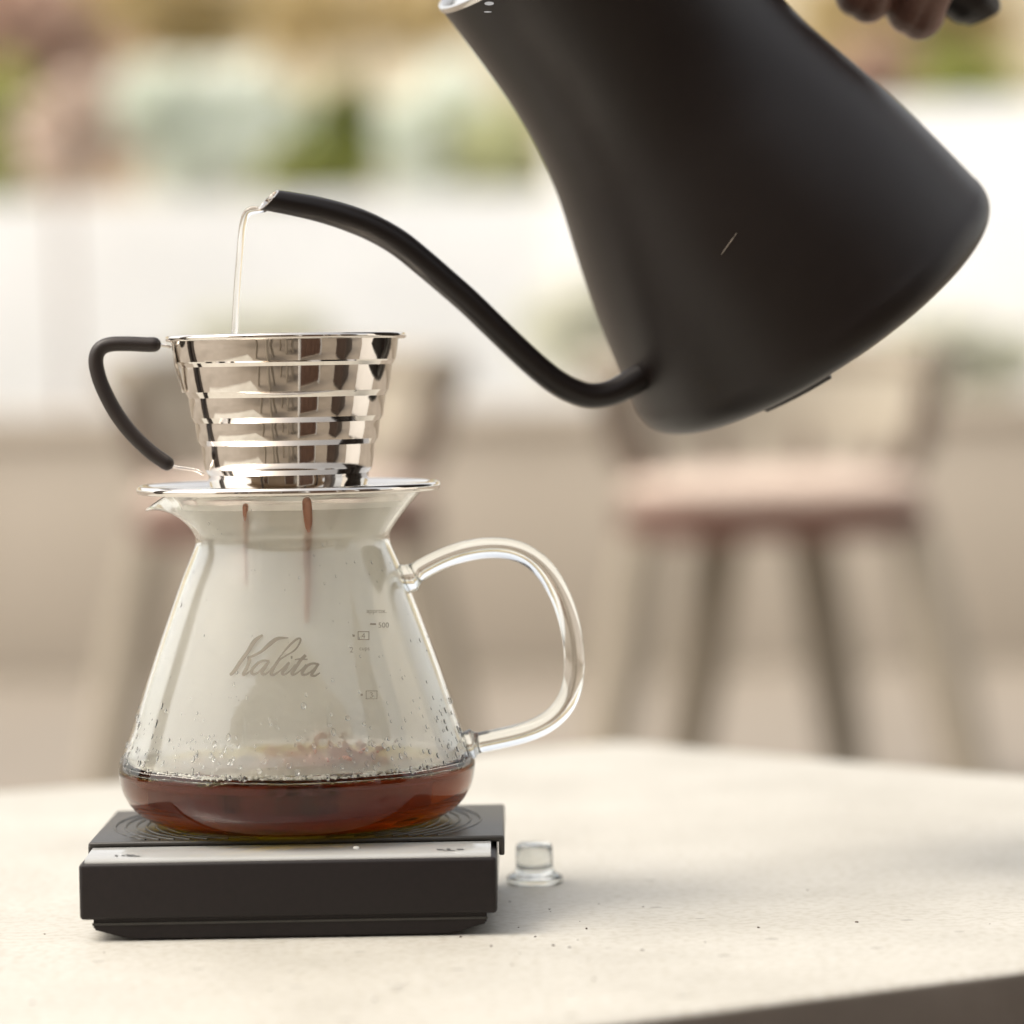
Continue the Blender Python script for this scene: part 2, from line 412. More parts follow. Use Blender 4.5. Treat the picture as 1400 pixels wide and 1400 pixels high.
bush(585, 190, 190, 260, YB - .2, LM['white'], 'pale white flowering bush between the shrub and the kettle', n=1300)
bush(500, 20, 360, 150, YB + 2.6, LM['ochre'], 'ochre leaved tree above the spout, between lid and shrub', 'tree', name='tree', n=1500)
bush(680, 240, 160, 220, YB - .4, LM['olive'], 'light green bush touching the left side of the kettle', n=800)
bush(1230, 60, 330, 230, YB + .6, LM['ochre'], 'ochre tree crown behind the hand at upper right', 'tree', name='tree', n=1700)
bush(1330, 110, 220, 110, YB - .6, LM['green'], 'yellow green bush over the tall wall at far right', n=600)
bush(1190, 110, 120, 110, YB - .9, LM['pink'], 'pink blossoming bush below the fingers', n=600)
bush(360, 470, 200, 110, 12.8, LM['dusty'], 'pale grey green shrub low before the white wall, above the steel dripper', n=1300)
bush(820, 450, 230, 130, 12.6, LM['dusty'], 'pale grey green shrub low before the white wall, left of the kettle base', n=1500)
bush(1300, 480, 260, 120, 12.7, LM['dusty'], 'pale olive shrub low before the white wall at far right', n=1500)
# house wall far behind
hb = thing('house', (0, 24, FZ), 'cream coloured house wall closing the view beyond the trees', 'house')
M['cream'] = noise_mat('cream_render', (0.60, 0.50, 0.33), (0.72, 0.63, 0.46), 0.8, 0.85)
mesh_obj('wall', box_bm(-14, 14, 0, 6, 0, 5.2, 0.02), M['cream'], parent=hb)
mesh_obj('roof', box_bm(-14.5, 14.5, -.5, 6.5, 5.2, 5.5, 0.02), M['bark'], parent=hb)

# ---- chairs
def make_chair(name, label, group):
    t = thing(name, (0, 0, FZ), label, 'chair', group)
    H = 0.475
    # seat slab: rounded
    pr = []
    n = 40
    for k in range(n):
        a = 2 * PI * k / n; e = 0.6
        pr.append((math.copysign(abs(math.cos(a)) ** e, math.cos(a)) * .238, math.copysign(abs(math.sin(a)) ** e, math.sin(a)) * .21))
    mesh_obj('seat', prism_bm(pr, H - .055, H - .012, 0.006), M['seatwood'], parent=t)
    bm = bmesh.new(); rings = []
    for s, z in ((.90, H - .012), (.97, H + .005), (.97, H + .022), (.88, H + .038), (.5, H + .044)):
        rings.append([bm.verts.new((x * s, y * s, z)) for x, y in pr])
    for A, B in zip(rings, rings[1:]):
        for k in range(n): bm.faces.new((A[k], A[(k + 1) % n], B[(k + 1) % n], B[k]))
    bm.faces.new(rings[0][::-1]); bm.faces.new(rings[-1])
    mesh_obj('seat_cushion', bm, M['cushion'], parent=t, smooth=50)
    for sx in (-1, 1):
        for sy, xo, xt in ((-1, .285, .205), (1, .135, .070)):
            b = tube_bm([Vector((sx * xt, sy * .14, H - .05)), Vector((sx * (xt + xo) / 2, sy * .17, .22)), Vector((sx * xo, sy * .21, 0.0))], [.034, .042, .034], 14, caps='flat')
            mesh_obj('leg', b, M['wood_pale'], parent=t)
    # curved back rail
    pts = []
    for k in range(25):
        a = rad(-35 + 250 * k / 24)
        pts.append(Vector((.275 * math.cos(a), .235 * math.sin(a) + .02, H + .205 + .015 * math.sin(max(0, a)))))
    mesh_obj('back_rail', tube_bm(pts, .024, 12, flat=1.2), M['wood_pale'], parent=t)
    bm = bmesh.new()
    # pale upholstered back panel
    for side in (0.0, 0.022):
        pass
    rows = []
    for j in range(5):
        z = H + .075 + j * .03
        rows.append([Vector(((.245 + .004 * j) * math.cos(rad(10 + 160 * k / 24)), (.205 + .004 * j) * math.sin(rad(10 + 160 * k / 24)) + .02, z)) for k in range(25)])
    for off in (0, .022):
        g = [[bm.verts.new(Vector((p.x * (1 - off / .24), p.y * (1 - off / .24), p.z))) for p in r] for r in rows]
        for j in range(4):
            for k in range(24): bm.faces.new((g[j][k], g[j][k + 1], g[j + 1][k + 1], g[j + 1][k]))
        if off == 0: g0 = g
    for j in range(4):
        for k in (0, 24): bm.faces.new((g0[j][k], g0[j + 1][k], g[j + 1][k], g[j][k]))
    for j in (0, 4):
        for k in range(24): bm.faces.new((g0[j][k], g0[j][k + 1], g[j][k + 1], g[j][k]))
    mesh_obj('back_panel', bm, M['wood_pale_pad'], parent=t, smooth=50)
    for k in range(8):
        a = rad(-30 + 240 * k / 7)
        p0 = Vector((.185 * math.cos(a), .17 * math.sin(a), H - .02)); p1 = Vector((.272 * math.cos(a), .232 * math.sin(a) + .02, H + .2))
        mesh_obj('spindle', tube_bm([p0, (p0 + p1) / 2 + Vector((.012 * math.cos(a), 0, -.01)), p1], [.013, .015, .011], 10, caps='flat'), M['wood_dark'], parent=t)
    return t
M['wood_pale_pad'] = noise_mat('pale_back_fabric', (0.33, 0.30, 0.24), (0.40, 0.36, 0.29), 20, 0.8)
YC = 5.5
c1 = make_chair('chair', 'low backed wooden chair with pink seat cushion standing under the kettle at right', 'round backed chairs behind the table')
c1.location = (P(1055, 700, YC).x, YC, FZ)
c2 = copy_tree(c1)
tag(c2, 'low backed wooden chair with pink seat cushion hidden behind the glass carafe at left', 'chair', 'round backed chairs behind the table')
c2.location = (P(392, 700, YC + .15).x, YC + .15, FZ)

# ------------------------------------------------------------------ scale
SX0, SX1 = -0.1676, -0.0082
SY0, SY1 = 1.3445, 1.478
scx = (SX0 + SX1) / 2
sc = thing('kitchen_scale', (scx, (SY0 + SY1) / 2, 0), 'black digital coffee scale with silver front strip under the glass carafe', 'scale')
def srel(o): return rel(o, sc)
ZB = 0.0085; ZT = 0.0302
srel(mesh_obj('body', box_bm(SX0, SX1, SY0, SY1, ZB, ZT, 0.0016, seg=4), M['plastic'], smooth=50))
# inset foot with chamfered ends
bm = bmesh.new()
x0, x1 = SX0 + .0050, SX1 - .0042
pts = [(x0, ZB + .001), (x0, .0045), (x0 + .014, 0.0006), (x1 - .014, 0.0006), (x1, .0045), (x1, ZB + .001)]
f = [bm.verts.new((x, SY0 + .0022, z)) for x, z in pts]; b_ = [bm.verts.new((x, SY1 - .003, z)) for x, z in pts]
bm.faces.new(f[::-1]); bm.faces.new(b_)
for i in range(6):
    j = (i + 1) % 6; bm.faces.new((f[i], f[j], b_[j], b_[i]))
bmesh.ops.bevel(bm, geom=bm.edges[:], offset=.0006, segments=2, affect='EDGES')
srel(mesh_obj('base', bm, M['plastic'], smooth=40))
srel(mesh_obj('seam', box_bm(SX0 + .0046, SX1 - .0038, SY0 + .0017, SY0 + .003, .0062, .0071, 0), M['rubber']))
for sx in (SX0 + .03, SX1 - .03):
    for sy in (SY0 + .02, SY1 - .02):
        srel(mesh_obj('foot', lathe_bm([(0, 0), (.006, 0), (.006, .0015), (0, .0015)], 20, org=Vector((sx, sy, 0))), M['rubber']))
# silver touch strip: slightly rounded front edge
bm = bmesh.new()
prof = [(SY0 + .0012, ZT - .0012), (SY0 + .0010, ZT + .0000), (SY0 + .0016, ZT + .0010), (SY0 + .0030, ZT + .0016), (SY0 + .0290, ZT + .0022), (SY0 + .0290, ZT - .0012)]
L_ = [bm.verts.new((SX0 + .0022, y, z)) for y, z in prof]; R_ = [bm.verts.new((SX1 - .0022, y, z)) for y, z in prof]
for i in range(5): bm.faces.new((L_[i], L_[i + 1], R_[i + 1], R_[i]))
bm.faces.new((L_[5], L_[0], R_[0], R_[5])); bm.faces.new(L_); bm.faces.new(R_[::-1])
srel(mesh_obj('touch_strip', bm, M['panel'], smooth=50))
# weighing plate with turned down edges
PX0, PX1, PY0, PY1, PZ = -0.1674, -0.0052, 1.3745, 1.474, 0.0344
bm = box_bm(PX0, PX1, PY0, PY1, PZ - .0026, PZ, 0.0011, seg=3)
box_bm(PX0, PX0 + .0022, PY0, PY1, PZ - .0062, PZ - .0012, .0006, bm=bm)
box_bm(PX1 - .0022, PX1, PY0, PY1, PZ - .0078, PZ - .0012, .0006, bm=bm)
srel(mesh_obj('weighing_plate', bm, M['rubber'], smooth=50))
pcx, pcy = -0.0884, 1.425
for k in range(9):
    R = .040 + k * .0042
    lim = .0465
    spans = [(0, 2 * PI)] if R < lim else [(-math.asin(lim / R), math.asin(lim / R)), (PI - math.asin(lim / R), PI + math.asin(lim / R))]
    for a0, a1 in spans:
        n = 60; pts = []; bm = bmesh.new()
        for i in range(n + 1):
            a = a0 + (a1 - a0) * i / n; r_ = R
            x = pcx + r_ * math.cos(a)
            if PX0 + .004 < x < PX1 - .004: pts.append(Vector((x, pcy + r_ * math.sin(a), PZ)))
        if len(pts) > 4:
            tube_bm(pts, .00055, 6, bm=bm, caps='flat'); srel(mesh_obj('ridge', bm, M['rubber'], smooth=60))
        else: bm.free()

# text / icons
def text_polys(s, size):
    cu = bpy.data.curves.new('tmp', 'FONT'); cu.body = s; cu.size = size; cu.align_x = 'LEFT'
    o = bpy.data.objects.new('tmp', cu); COL.objects.link(o)
    me = o.to_mesh(); vs = [v.co.copy() for v in me.vertices]; fs = [tuple(p.vertices) for p in me.polygons]
    o.to_mesh_clear(); bpy.data.objects.remove(o); return vs, fs
def strip_pt(px, py):
    p = floor_pt(px, py, ZT + .0020); return Vector((p.x, p.y, ZT + .0016 + (p.y - SY0 - .003) / .026 * .0006 + .00025))
bm = bmesh.new()
def disc(px, py, rx, ry):
    vs = [bm.verts.new(strip_pt(px + rx * math.cos(2 * PI * k / 14), py + ry * math.sin(2 * PI * k / 14))) for k in range(14)]; bm.faces.new(vs)
def bar(xa, ya, xb, yb, w):
    vs = [bm.verts.new(strip_pt(*q)) for q in ((xa, ya - w), (xb, yb - w), (xb, yb + w), (xa, ya + w))]; bm.faces.new(vs)
disc(159, 1169.4, 2.4, .8); bar(166, 1169.2, 171, 1169.2, .5); bar(172, 1168.4, 184, 1168.8, .5); bar(173, 1169.8, 191, 1169.8, .4)
srel(mesh_obj('power_icon', bm, M['icon'], smooth=0, recalc=False))
bm = bmesh.new()
bar(597, 1161, 606, 1161.2, .5); disc(613, 1160.6, 3, .9); bar(606, 1162.2, 622, 1162.2, .3); bar(624, 1161, 634, 1160.8, .5)
srel(mesh_obj('timer_icon', bm, M['icon'], smooth=0, recalc=False))
p = strip_pt(487, 1159.5)
srel(mesh_obj('indicator_light', lathe_bm([(0, .0006), (.0008, .0005), (.0012, .0002), (.0013, -.0003)], 16, org=p), M['whitewall']))

# ------------------------------------------------------------------ glass server
DX, DY = pcx, pcy
def ZY(y, x=400, d=DY): return P(x, y, d).z
PXM = DY / FPX
outer_px = [(1054, 241), (1047, 240), (1001, 228), (980, 221), (940, 208), (900, 194), (860, 179.5), (820, 164.5), (790, 153), (769, 144), (755, 138), (746, 134.5), (738, 132.6), (731, 133), (724, 136.5), (712, 145), (698, 156), (684, 168), (676, 175.5), (672, 179)]
outer = [(h * PXM, ZY(y)) for y, h in outer_px]
zb = PZ + .0008
low = [(0.0, zb + .0012), (.035, zb + .0010), (.045, zb), (.051, zb + .0002), (.0575, zb + .0014), (.0630, zb + .0042), (.0674, zb + .0085), (.0702, zb + .0135), (.0715, zb + .0190), (.0715, zb + .0240)]
outer = low + [q for q in outer if q[1] > zb + .0265]
def norm_off(prof, t):
    out = []
    for i, (r, z) in enumerate(prof):
        a = prof[max(i - 1, 0)]; b = prof[min(i + 1, len(prof) - 1)]
        dx, dz = b[0] - a[0], b[1] - a[1]; l = math.hypot(dx, dz) or 1
        out.append((max(r - dz / l * t, 0.0), z + dx / l * t))
    return out
def smooth_prof(p, n=4): return [q for q in catmull(p, n)]
outer_s = smooth_prof(outer, 4); outer_s[0] = (0.0, outer_s[0][1])
inner_s = norm_off(outer_s, .0017); inner_s[0] = (0.0, inner_s[0][1])
ZRIM = outer_s[-1][1]
def lip(v):
    a = math.atan2(v.y, v.x); da = abs(abs(a) - PI)
    if da < .5 and v.z > ZRIM - .014:
        k = (math.cos(da / .5 * PI) * .5 + .5) * ((v.z - ZRIM + .014) / .014) ** 1.6
        return Vector((v.x - .0065 * k, v.y, v.z - .0065 * k * ((v.z - ZRIM + .014) / .014)))
    return v
srv = thing('glass_server', (DX, DY, PZ), 'fogged clear glass coffee carafe with loop handle on the black scale', 'carafe')
def r_at(z, prof=outer_s):
    for (r0, z0), (r1, z1) in zip(prof[4:], prof[5:]):
        if z0 <= z <= z1: return r0 + (r1 - r0) * (z - z0) / max(z1 - z0, 1e-9)
    return prof[-1][0]
def on_glass(px, py, off=.0002):
    d = DY - .05
    for _ in range(25):
        p = P(px, py, d); r = r_at(p.z) + off
        d = DY - math.sqrt(max(r * r - (p.x - DX) ** 2, 1e-8))
    return P(px, py, d)
# liquid level
ZL = ZY(1044)
inner_up = [q for q in inner_s if q[1] > ZL + .0012]
rl = inner_up[0][0] + .0002
def wave(x, y):
    r = math.hypot(x, y) / rl
    w = .0008 * math.sin(120 * x + 40 * y) + .0006 * math.sin(210 * y - 90 * x + 1) + .0004 * math.sin(330 * x + 2)
    w += .0004 * math.sin(520 * x + 300 * y) + .0003 * math.sin(700 * y - 200 * x)
    for (hx, hy, hh, ww) in WAVES: w += hh * math.exp(-((x - hx) ** 2 + (y - hy) ** 2) / ww)
    return w * max(0, 1 - r ** 10)
WAVES = ((-.042, -.046, .0022, .00006), (-.030, -.052, -.0020, .00005), (-.012, -.04, .0012, .00010), (.02, -.035, .0014, .0001), (-.02, .0, .003, .00012), (-.005, .004, -.002, .00006))
def add_surface(bm, ring, z, nseg=96, NR=26):
    prev = ring
    for j in range(1, NR + 1):
        f_ = 1 - j / NR
        if j == NR:
            c = bm.verts.new((0, 0, z + wave(0, 0)))
            for k in range(nseg): bm.faces.new((prev[k], prev[(k + 1) % nseg], c))
        else:
            cur = [bm.verts.new((v.co.x * f_, v.co.y * f_, z + wave(v.co.x * f_, v.co.y * f_))) for v in ring]
            for k in range(nseg): bm.faces.new((prev[k], prev[(k + 1) % nseg], cur[(k + 1) % nseg], cur[k]))
            prev = cur
prof = outer_s + [((outer_s[-1][0] + inner_s[-1][0]) / 2, ZRIM + .0007)] + inner_up[::-1] + [(rl - .0006, ZL + .0002)]
bm = lathe_bm(prof, 128, deform=lip)
ring = [v for v in bm.verts if abs(v.co.z - ZL - .0002) < 1e-7]; ring.sort(key=lambda v: math.atan2(v.co.y, v.co.x))
add_surface(bm, ring, ZL, 128)
for v in bm.verts: v.co.z -= PZ
mesh_obj('body', bm, M['glass'], parent=srv, smooth=180)
fog_prof = [q for q in norm_off(outer_s, .00195) if q[1] > ZL + .002 and q[1] < ZY(690)]
bm = lathe_bm([(r, z - PZ) for r, z in fog_prof], 96)
mesh_obj('condensation', bm, M['fog'], parent=srv, smooth=180)
# handle
hp = [(560, 789), (580, 776), (610, 761), (645, 750), (688, 747), (722, 757), (750, 782), (771, 822), (784, 870), (787, 918), (779, 957), (757, 984), (725, 1000), (690, 1008), (662, 1014), (646, 1017)]
pts = [P(x, y, DY) - Vector((DX, DY, PZ)) for x, y in catmull(hp, 6)]
for _ in range(25):
    pts = [pts[0]] + [(a + b * 2 + c) / 4 for a, b, c in zip(pts, pts[1:], pts[2:])] + [pts[-1]]
n = len(pts); rr = []
for i in range(n):
    e = min(i, n - 1 - i); rr.append(.0042 + .0020 * max(0, 1 - e / 4.0) ** 2)
mesh_obj('handle', tube_bm(pts, rr, 24, caps='round'), M['glass'], parent=srv, smooth=180)

# script lettering, traced strokes in units of the lettering's own 1400 x 824 field
F = lambda u, v: (290 + u * .1214, 850 + v * .1214)
strokes = [
    ([(570, 150), (480, 215), (400, 340), (320, 450), (250, 555), (200, 600)], [14, 26, 24, 24, 24, 16]),
    ([(860, 182), (740, 190), (650, 250), (560, 330), (460, 385), (400, 400)], [5, 22, 26, 18, 15, 10]),
    ([(400, 400), (420, 430), (390, 520), (350, 590), (380, 590), (440, 540), (520, 450)], [12, 22, 22, 20, 12, 9, 9]),
    ([(645, 440), (570, 440), (500, 480), (445, 550), (460, 590), (520, 570), (590, 500), (640, 445)], [10, 14, 17, 20, 16, 12, 12, 14]),
    ([(640, 445), (600, 510), (560, 570), (580, 592), (640, 560), (740, 430)], [14, 18, 20, 16, 9, 8]),
    ([(740, 430), (840, 300), (940, 205), (990, 190), (990, 230), (930, 320), (800, 400), (740, 450), (680, 540), (670, 590), (710, 590), (790, 530), (860, 460)], [8, 12, 14, 13, 12, 10, 10, 16, 22, 20, 13, 9, 10]),
    ([(870, 455), (830, 520), (790, 575), (810, 592), (860, 570), (940, 480)], [14, 20, 20, 15, 9, 8]),
    ([(885, 400), (905, 402)], [17, 17]),
    ([(1055, 375), (1000, 430), (930, 530), (900, 585), (930, 592), (1000, 545), (1060, 480)], [20, 20, 22, 20, 12, 9, 9]),
    ([(930, 428), (1000, 420), (1075, 425)], [8, 11, 8]),
    ([(1200, 490), (1150, 470), (1080, 490), (1020, 560), (1020, 595), (1070, 590), (1140, 540), (1200, 470)], [14, 14, 17, 20, 17, 12, 12, 14]),
    ([(1200, 470), (1150, 550), (1120, 600), (1160, 608), (1215, 575)], [16, 18, 18, 13, 8]),
]
bm = bmesh.new()
for ctrl, ws in strokes:
    q = catmull([(x, y, w) for (x, y), w in zip(ctrl, ws)], 6)
    prev = None
    for i, (x, y, w) in enumerate(q):
        a = q[max(i - 1, 0)]; b = q[min(i + 1, len(q) - 1)]
        dx, dy = b[0] - a[0], b[1] - a[1]; l = math.hypot(dx, dy) or 1
        nx, ny = -dy / l * w * .9, dx / l * w * .9
        cur = [bm.verts.new(on_glass(*F(x + nx, y + ny), .00025) - srv.location), bm.verts.new(on_glass(*F(x - nx, y - ny), .00025) - srv.location)]
        if prev: bm.faces.new((prev[0], prev[1], cur[1], cur[0]))
        prev = cur
mk = mesh_obj('lettering', bm, M['marks'], parent=srv, smooth=0)
def print_text(s, px, py, size, name='volume_mark', mat='faint'):
    vs, fs = text_polys(s, 1.0); b = bmesh.new()
    w = [b.verts.new(on_glass(px + v.x * size, py - v.y * size, .00025) - srv.location) for v in vs]
    for f_ in fs: b.faces.new([w[i] for i in f_])
    return mesh_obj(name, b, M[mat], parent=srv, smooth=0)
def print_quad(b, x0, y0, x1, y1):
    b.faces.new([b.verts.new(on_glass(x, y, .00025) - srv.location) for x, y in ((x0, y1), (x1, y1), (x1, y0), (x0, y0))])
print_text('approx.', 501, 838, 9)
print_text('500', 517, 858, 10)
print_text('4', 494, 873, 11); print_text('cups', 491, 889, 8); print_text('3', 505, 954, 11)
print_text('2', 478, 892, 11)
b = bmesh.new()
print_quad(b, 506, 852, 514, 854.5)
for cx_, cy_ in ((497, 869), (508, 950)):
    for (x0, y0, x1, y1) in ((-8, -6, 8, -4.8), (-8, 4.8, 8, 6), (-8, -6, -6.8, 6), (6.8, -6, 8, 6)): print_quad(b, cx_ + x0, cy_ + y0, cx_ + x1, cy_ + y1)
    print_quad(b, cx_ - 15, cy_ - 1.5, cx_ - 12, cy_ + 1.5)
mesh_obj('volume_mark', b, M['faint'], parent=srv, smooth=0)

# ---- coffee
cof = [q for q in inner_s if q[1] < ZL - .0006]
bm = lathe_bm(cof + [(rl - .0007, ZL - .0002)], 128)
ring = [v for v in bm.verts if abs(v.co.z - ZL + .0002) < 1e-7]; ring.sort(key=lambda v: math.atan2(v.co.y, v.co.x))
add_surface(bm, ring, ZL - .0002, 128)
for v in bm.verts: v.co += Vector((DX, DY, 0))
tag(mesh_obj('coffee', bm, M['coffee'], smooth=180), 'dark amber brewed coffee pooled in the bottom of the glass carafe', 'coffee')

# bubbles and foam on the coffee surface along the front
rnd = random.Random(3)
def blob(bm, m_, nu, nv):
    rg = [[bm.verts.new(m_ @ Vector((math.sin(PI * j / nv) * math.cos(2 * PI * k / nu), math.sin(PI * j / nv) * math.sin(2 * PI * k / nu), math.cos(PI * j / nv)))) for k in range(nu)] for j in range(1, nv)]
    t_, b_ = bm.verts.new(m_ @ Vector((0, 0, 1))), bm.verts.new(m_ @ Vector((0, 0, -1)))
    for k in range(nu):
        k2 = (k + 1) % nu
        bm.faces.new((t_, rg[0][k], rg[0][k2])); bm.faces.new((rg[-1][k2], rg[-1][k], b_))
        for A, B in zip(rg, rg[1:]): bm.faces.new((A[k], B[k], B[k2], A[k2]))
def ball(bm, c, r, sc_=(1, 1, 1), seg=8):
    blob(bm, Matrix.Translation(c) @ Matrix.Diagonal((*[r * s for s in sc_], 1)), seg, seg // 2 + 1)
bm = bmesh.new()
for k in range(420):
    a = rnd.uniform(0, 2 * PI); rr_ = (rl - .0012) * (1 - abs(rnd.gauss(0, .05)))
    if k % 3 == 0:
        a = rnd.gauss(rad(-70), rad(22)); rr_ = rl * rnd.uniform(.35, .97)
    x, y = rr_ * math.cos(a), rr_ * math.sin(a)
    ball(bm, Vector((DX + x, DY + y, ZL + wave(x, y))), rnd.uniform(.0003, .0011), seg=8)
tag(mesh_obj('coffee_bubbles', bm, M['water'], smooth=180), 'small bubbles and foam floating on the dark coffee', 'bubbles', kind='stuff')
M['foam'] = noise_mat('pale_foam', (0.86, 0.84, 0.78), (0.92, 0.90, 0.85), 300, 0.35)
bm = bmesh.new()
for k in range(1500):
    a = rad(rnd.uniform(-158, -22)); g = .5 + .5 * math.sin(a * 7 + 1) + .4 * math.sin(a * 17)
    if rnd.random() > .25 + .6 * g: continue
    rr_ = rl - .0009 - abs(rnd.gauss(0, .0016)) * (1 + g)
    x, y = rr_ * math.cos(a), rr_ * math.sin(a)
    ball(bm, Vector((DX + x, DY + y, ZL + .0009 + wave(x, y) + rnd.uniform(0, .0022) * max(g, 0))), rnd.uniform(.00025, .0008), (1.3, 1, .8), seg=6)
tag(mesh_obj('coffee_foam', bm, M['foam'], smooth=180), 'pale froth along the front edge of the coffee in the carafe', 'foam', kind='stuff')
# droplets on the glass wall
bm = bmesh.new()
for k in range(520):
    a = rnd.uniform(0, 2 * PI) if k % 4 == 0 else rnd.uniform(PI * 1.03, PI * 1.97)
    z = ZL + .0015 + abs(rnd.gauss(0, .009 if k % 2 else .020)) if k % 5 else rnd.uniform(ZL + .01, ZY(690))
    if z > ZY(690): continue
    s_ = rnd.choice((.00025, .00035, .00035, .00045, .0006, .0008, .00105)) * (.6 if z > ZL + .03 else 1)
    r_ = r_at(z) - .0001
    nrm = Vector((math.cos(a), math.sin(a), .35)).normalized()
    m_ = Matrix.Translation(Vector((r_ * math.cos(a), r_ * math.sin(a), z - PZ))) @ nrm.to_track_quat('Z', 'Y').to_matrix().to_4x4() @ Matrix.Diagonal((s_ * rnd.uniform(.8, 1.1), s_ * rnd.uniform(1, 1.7), s_ * .55, 1))
    blob(bm, m_, 12, 7)
tag(mesh_obj('water_droplets', bm, M['water'], parent=srv, smooth=180), kind='stuff')

# ------------------------------------------------------------------ dripper
RX = P(395, 666, DY).x
dr = thing('dripper', (RX, DY, ZY(668)), 'polished stepped steel coffee dripper sitting on top of the glass carafe', 'coffee dripper')
PO = dr.location
def dz(y): return ZY(y) - PO.z
dp = [(467, 153), (493, 149), (495, 147), (500, 144.3), (503, 144), (534, 139), (537, 137), (542, 134.3), (545, 134), (569, 130.5), (571.5, 129), (576, 126.4), (579, 126), (600, 123), (602.5, 121.5), (607, 118.6), (610, 118.2), (640, 114), (642.5, 112.4), (647, 109.6), (650, 109.2), (664, 107)]
wall = []
for (y0, h0), (y1, h1) in zip(dp, dp[1:] + [dp[-1]]):
    wall.append((h0 * PXM, dz(y0)))
    if y1 - y0 > 12:
        for q in (.2, .5, .8): wall.append(((h0 + (h1 - h0) * q + 4 * q * (1 - q) * .45) * PXM, dz(y0 + (y1 - y0) * q)))
rim = [(157 * PXM, dz(464)), (162 * PXM, dz(464.5)), (164.3 * PXM, dz(461.5)), (163.5 * PXM, dz(458)), (160 * PXM, dz(456.6)), (155 * PXM, dz(457.5)), (151.5 * PXM, dz(461))]
inner = [(r - .0007, z) for r, z in wall]
prof = rim[::-1][::-1]
loop = wall[::-1] + [(154 * PXM, dz(462)), (151.5 * PXM, dz(462))] + [(r, z) for r, z in inner] + [(0.0, inner[-1][1]), (0.0, wall[-1][1] - .0003)]
bm = lathe_bm(loop, 128)
mesh_obj('cone', bm, M['steel'], parent=dr, smooth=9)
mesh_obj('rim', lathe_bm(catmull(rim, 4), 128), M['steel'], parent=dr, smooth=180)
# base disc with rolled edge
z0 = dz(667)
disc_p = [(0.0, z0 + .0006), (100 * PXM, z0 + .0006), (112 * PXM, z0 + .0004), (180 * PXM, z0 + .0004), (195 * PXM, z0 + .0008)]
for k in range(9):
    a = rad(120 - 240 * k / 8); disc_p.append((202.5 * PXM + .0015 * math.cos(a), z0 + .0002 + .0017 * math.sin(a)))
disc_p += [(195 * PXM, z0 - .0004), (180 * PXM, z0 - .0005), (100 * PXM, z0 - .0005), (60 * PXM, z0 - .004), (58 * PXM, z0 - .004), (98 * PXM, z0 - .0001), (0.0, z0 - .0001)]
mesh_obj('base_disc', lathe_bm(disc_p, 128), M['steel'], parent=dr, smooth=50)
# handle: steel wire ends and brown sleeve
hp = [(232, 474), (222, 472), (212, 471), (200, 471), (175, 470), (150, 471), (136, 478), (131, 493), (135, 515), (145, 540), (160, 567), (180, 593), (205, 617), (226, 632), (234, 637), (250, 640), (268, 643), (277, 648)]
yh = DY - .010
cm = catmull(hp, 6)
W = [P(x, y, yh) - PO for x, y in cm]
mesh_obj('handle_wire', tube_bm(W, .00065, 10), M['steel'], parent=dr, smooth=180)
i0 = min(range(len(cm)), key=lambda i: (cm[i][0] - 210) ** 2 + (cm[i][1] - 471) ** 2)
i1 = min(range(len(cm)), key=lambda i: (cm[i][0] - 227) ** 2 + (cm[i][1] - 633) ** 2)
mesh_obj('handle_sleeve', tube_bm(W[i0:i1 + 1], .0030, 18), M['sleeve'], parent=dr, smooth=60)
# small clip plate of the handle on the body
mesh_obj('handle_tab', tube_bm([P(236, 470, yh) - PO, P(241, 500, yh) - PO, P(250, 533, yh) - PO], [.0012, .0016, .0012], 10, flat=.5), M['steel'], parent=dr, smooth=60)
# coffee dripping through the server
for (x, y0, y1, w, lab) in ((337, 690, 800, .9, 'thin faint coffee trickle hanging below the dripper at left'), (420, 684, 850, 1.4, 'thicker red brown coffee trickle hanging below the dripper at right')):
    y_ = DY - .033
    pts = [on_glass(x + .8 * math.sin(k * .9 + x), y0 + (y1 - y0) * k / 14, -.0031 - .0004 * min(k, 4)) for k in range(15)]
    tag(mesh_obj('coffee_trickle', tube_bm(pts, [.0014 * w * (1 - .035 * k) * (1 + .10 * math.sin(k * 1.3 + x)) for k in range(15)], 12), M['drip'], smooth=180), lab, 'coffee trickle')
bm = bmesh.new()
for k in range(120):
    x = rnd.gauss(455, 42); y = 1046 - abs(rnd.gauss(0, 16)); p = on_glass(x, y, -.0032 - rnd.uniform(0, .0012))
    r_ = rnd.uniform(.0003, .0017)
    blob(bm, Matrix.Translation(p) @ Matrix.Rotation(rnd.uniform(0, 3), 4, 'Y') @ Matrix.Diagonal((r_ * rnd.uniform(1, 2.2), r_ * .8, r_ * .8, 1)), 10, 6)
tag(mesh_obj('coffee_reflection_blobs', bm, M['reflection_blobs'], smooth=180), 'red brown blobs imitating the coffee reflection above the liquid right of centre', 'reflection_blobs', kind='stuff')  # blobs imitate the reddish reflection of the coffee in the fogged glass

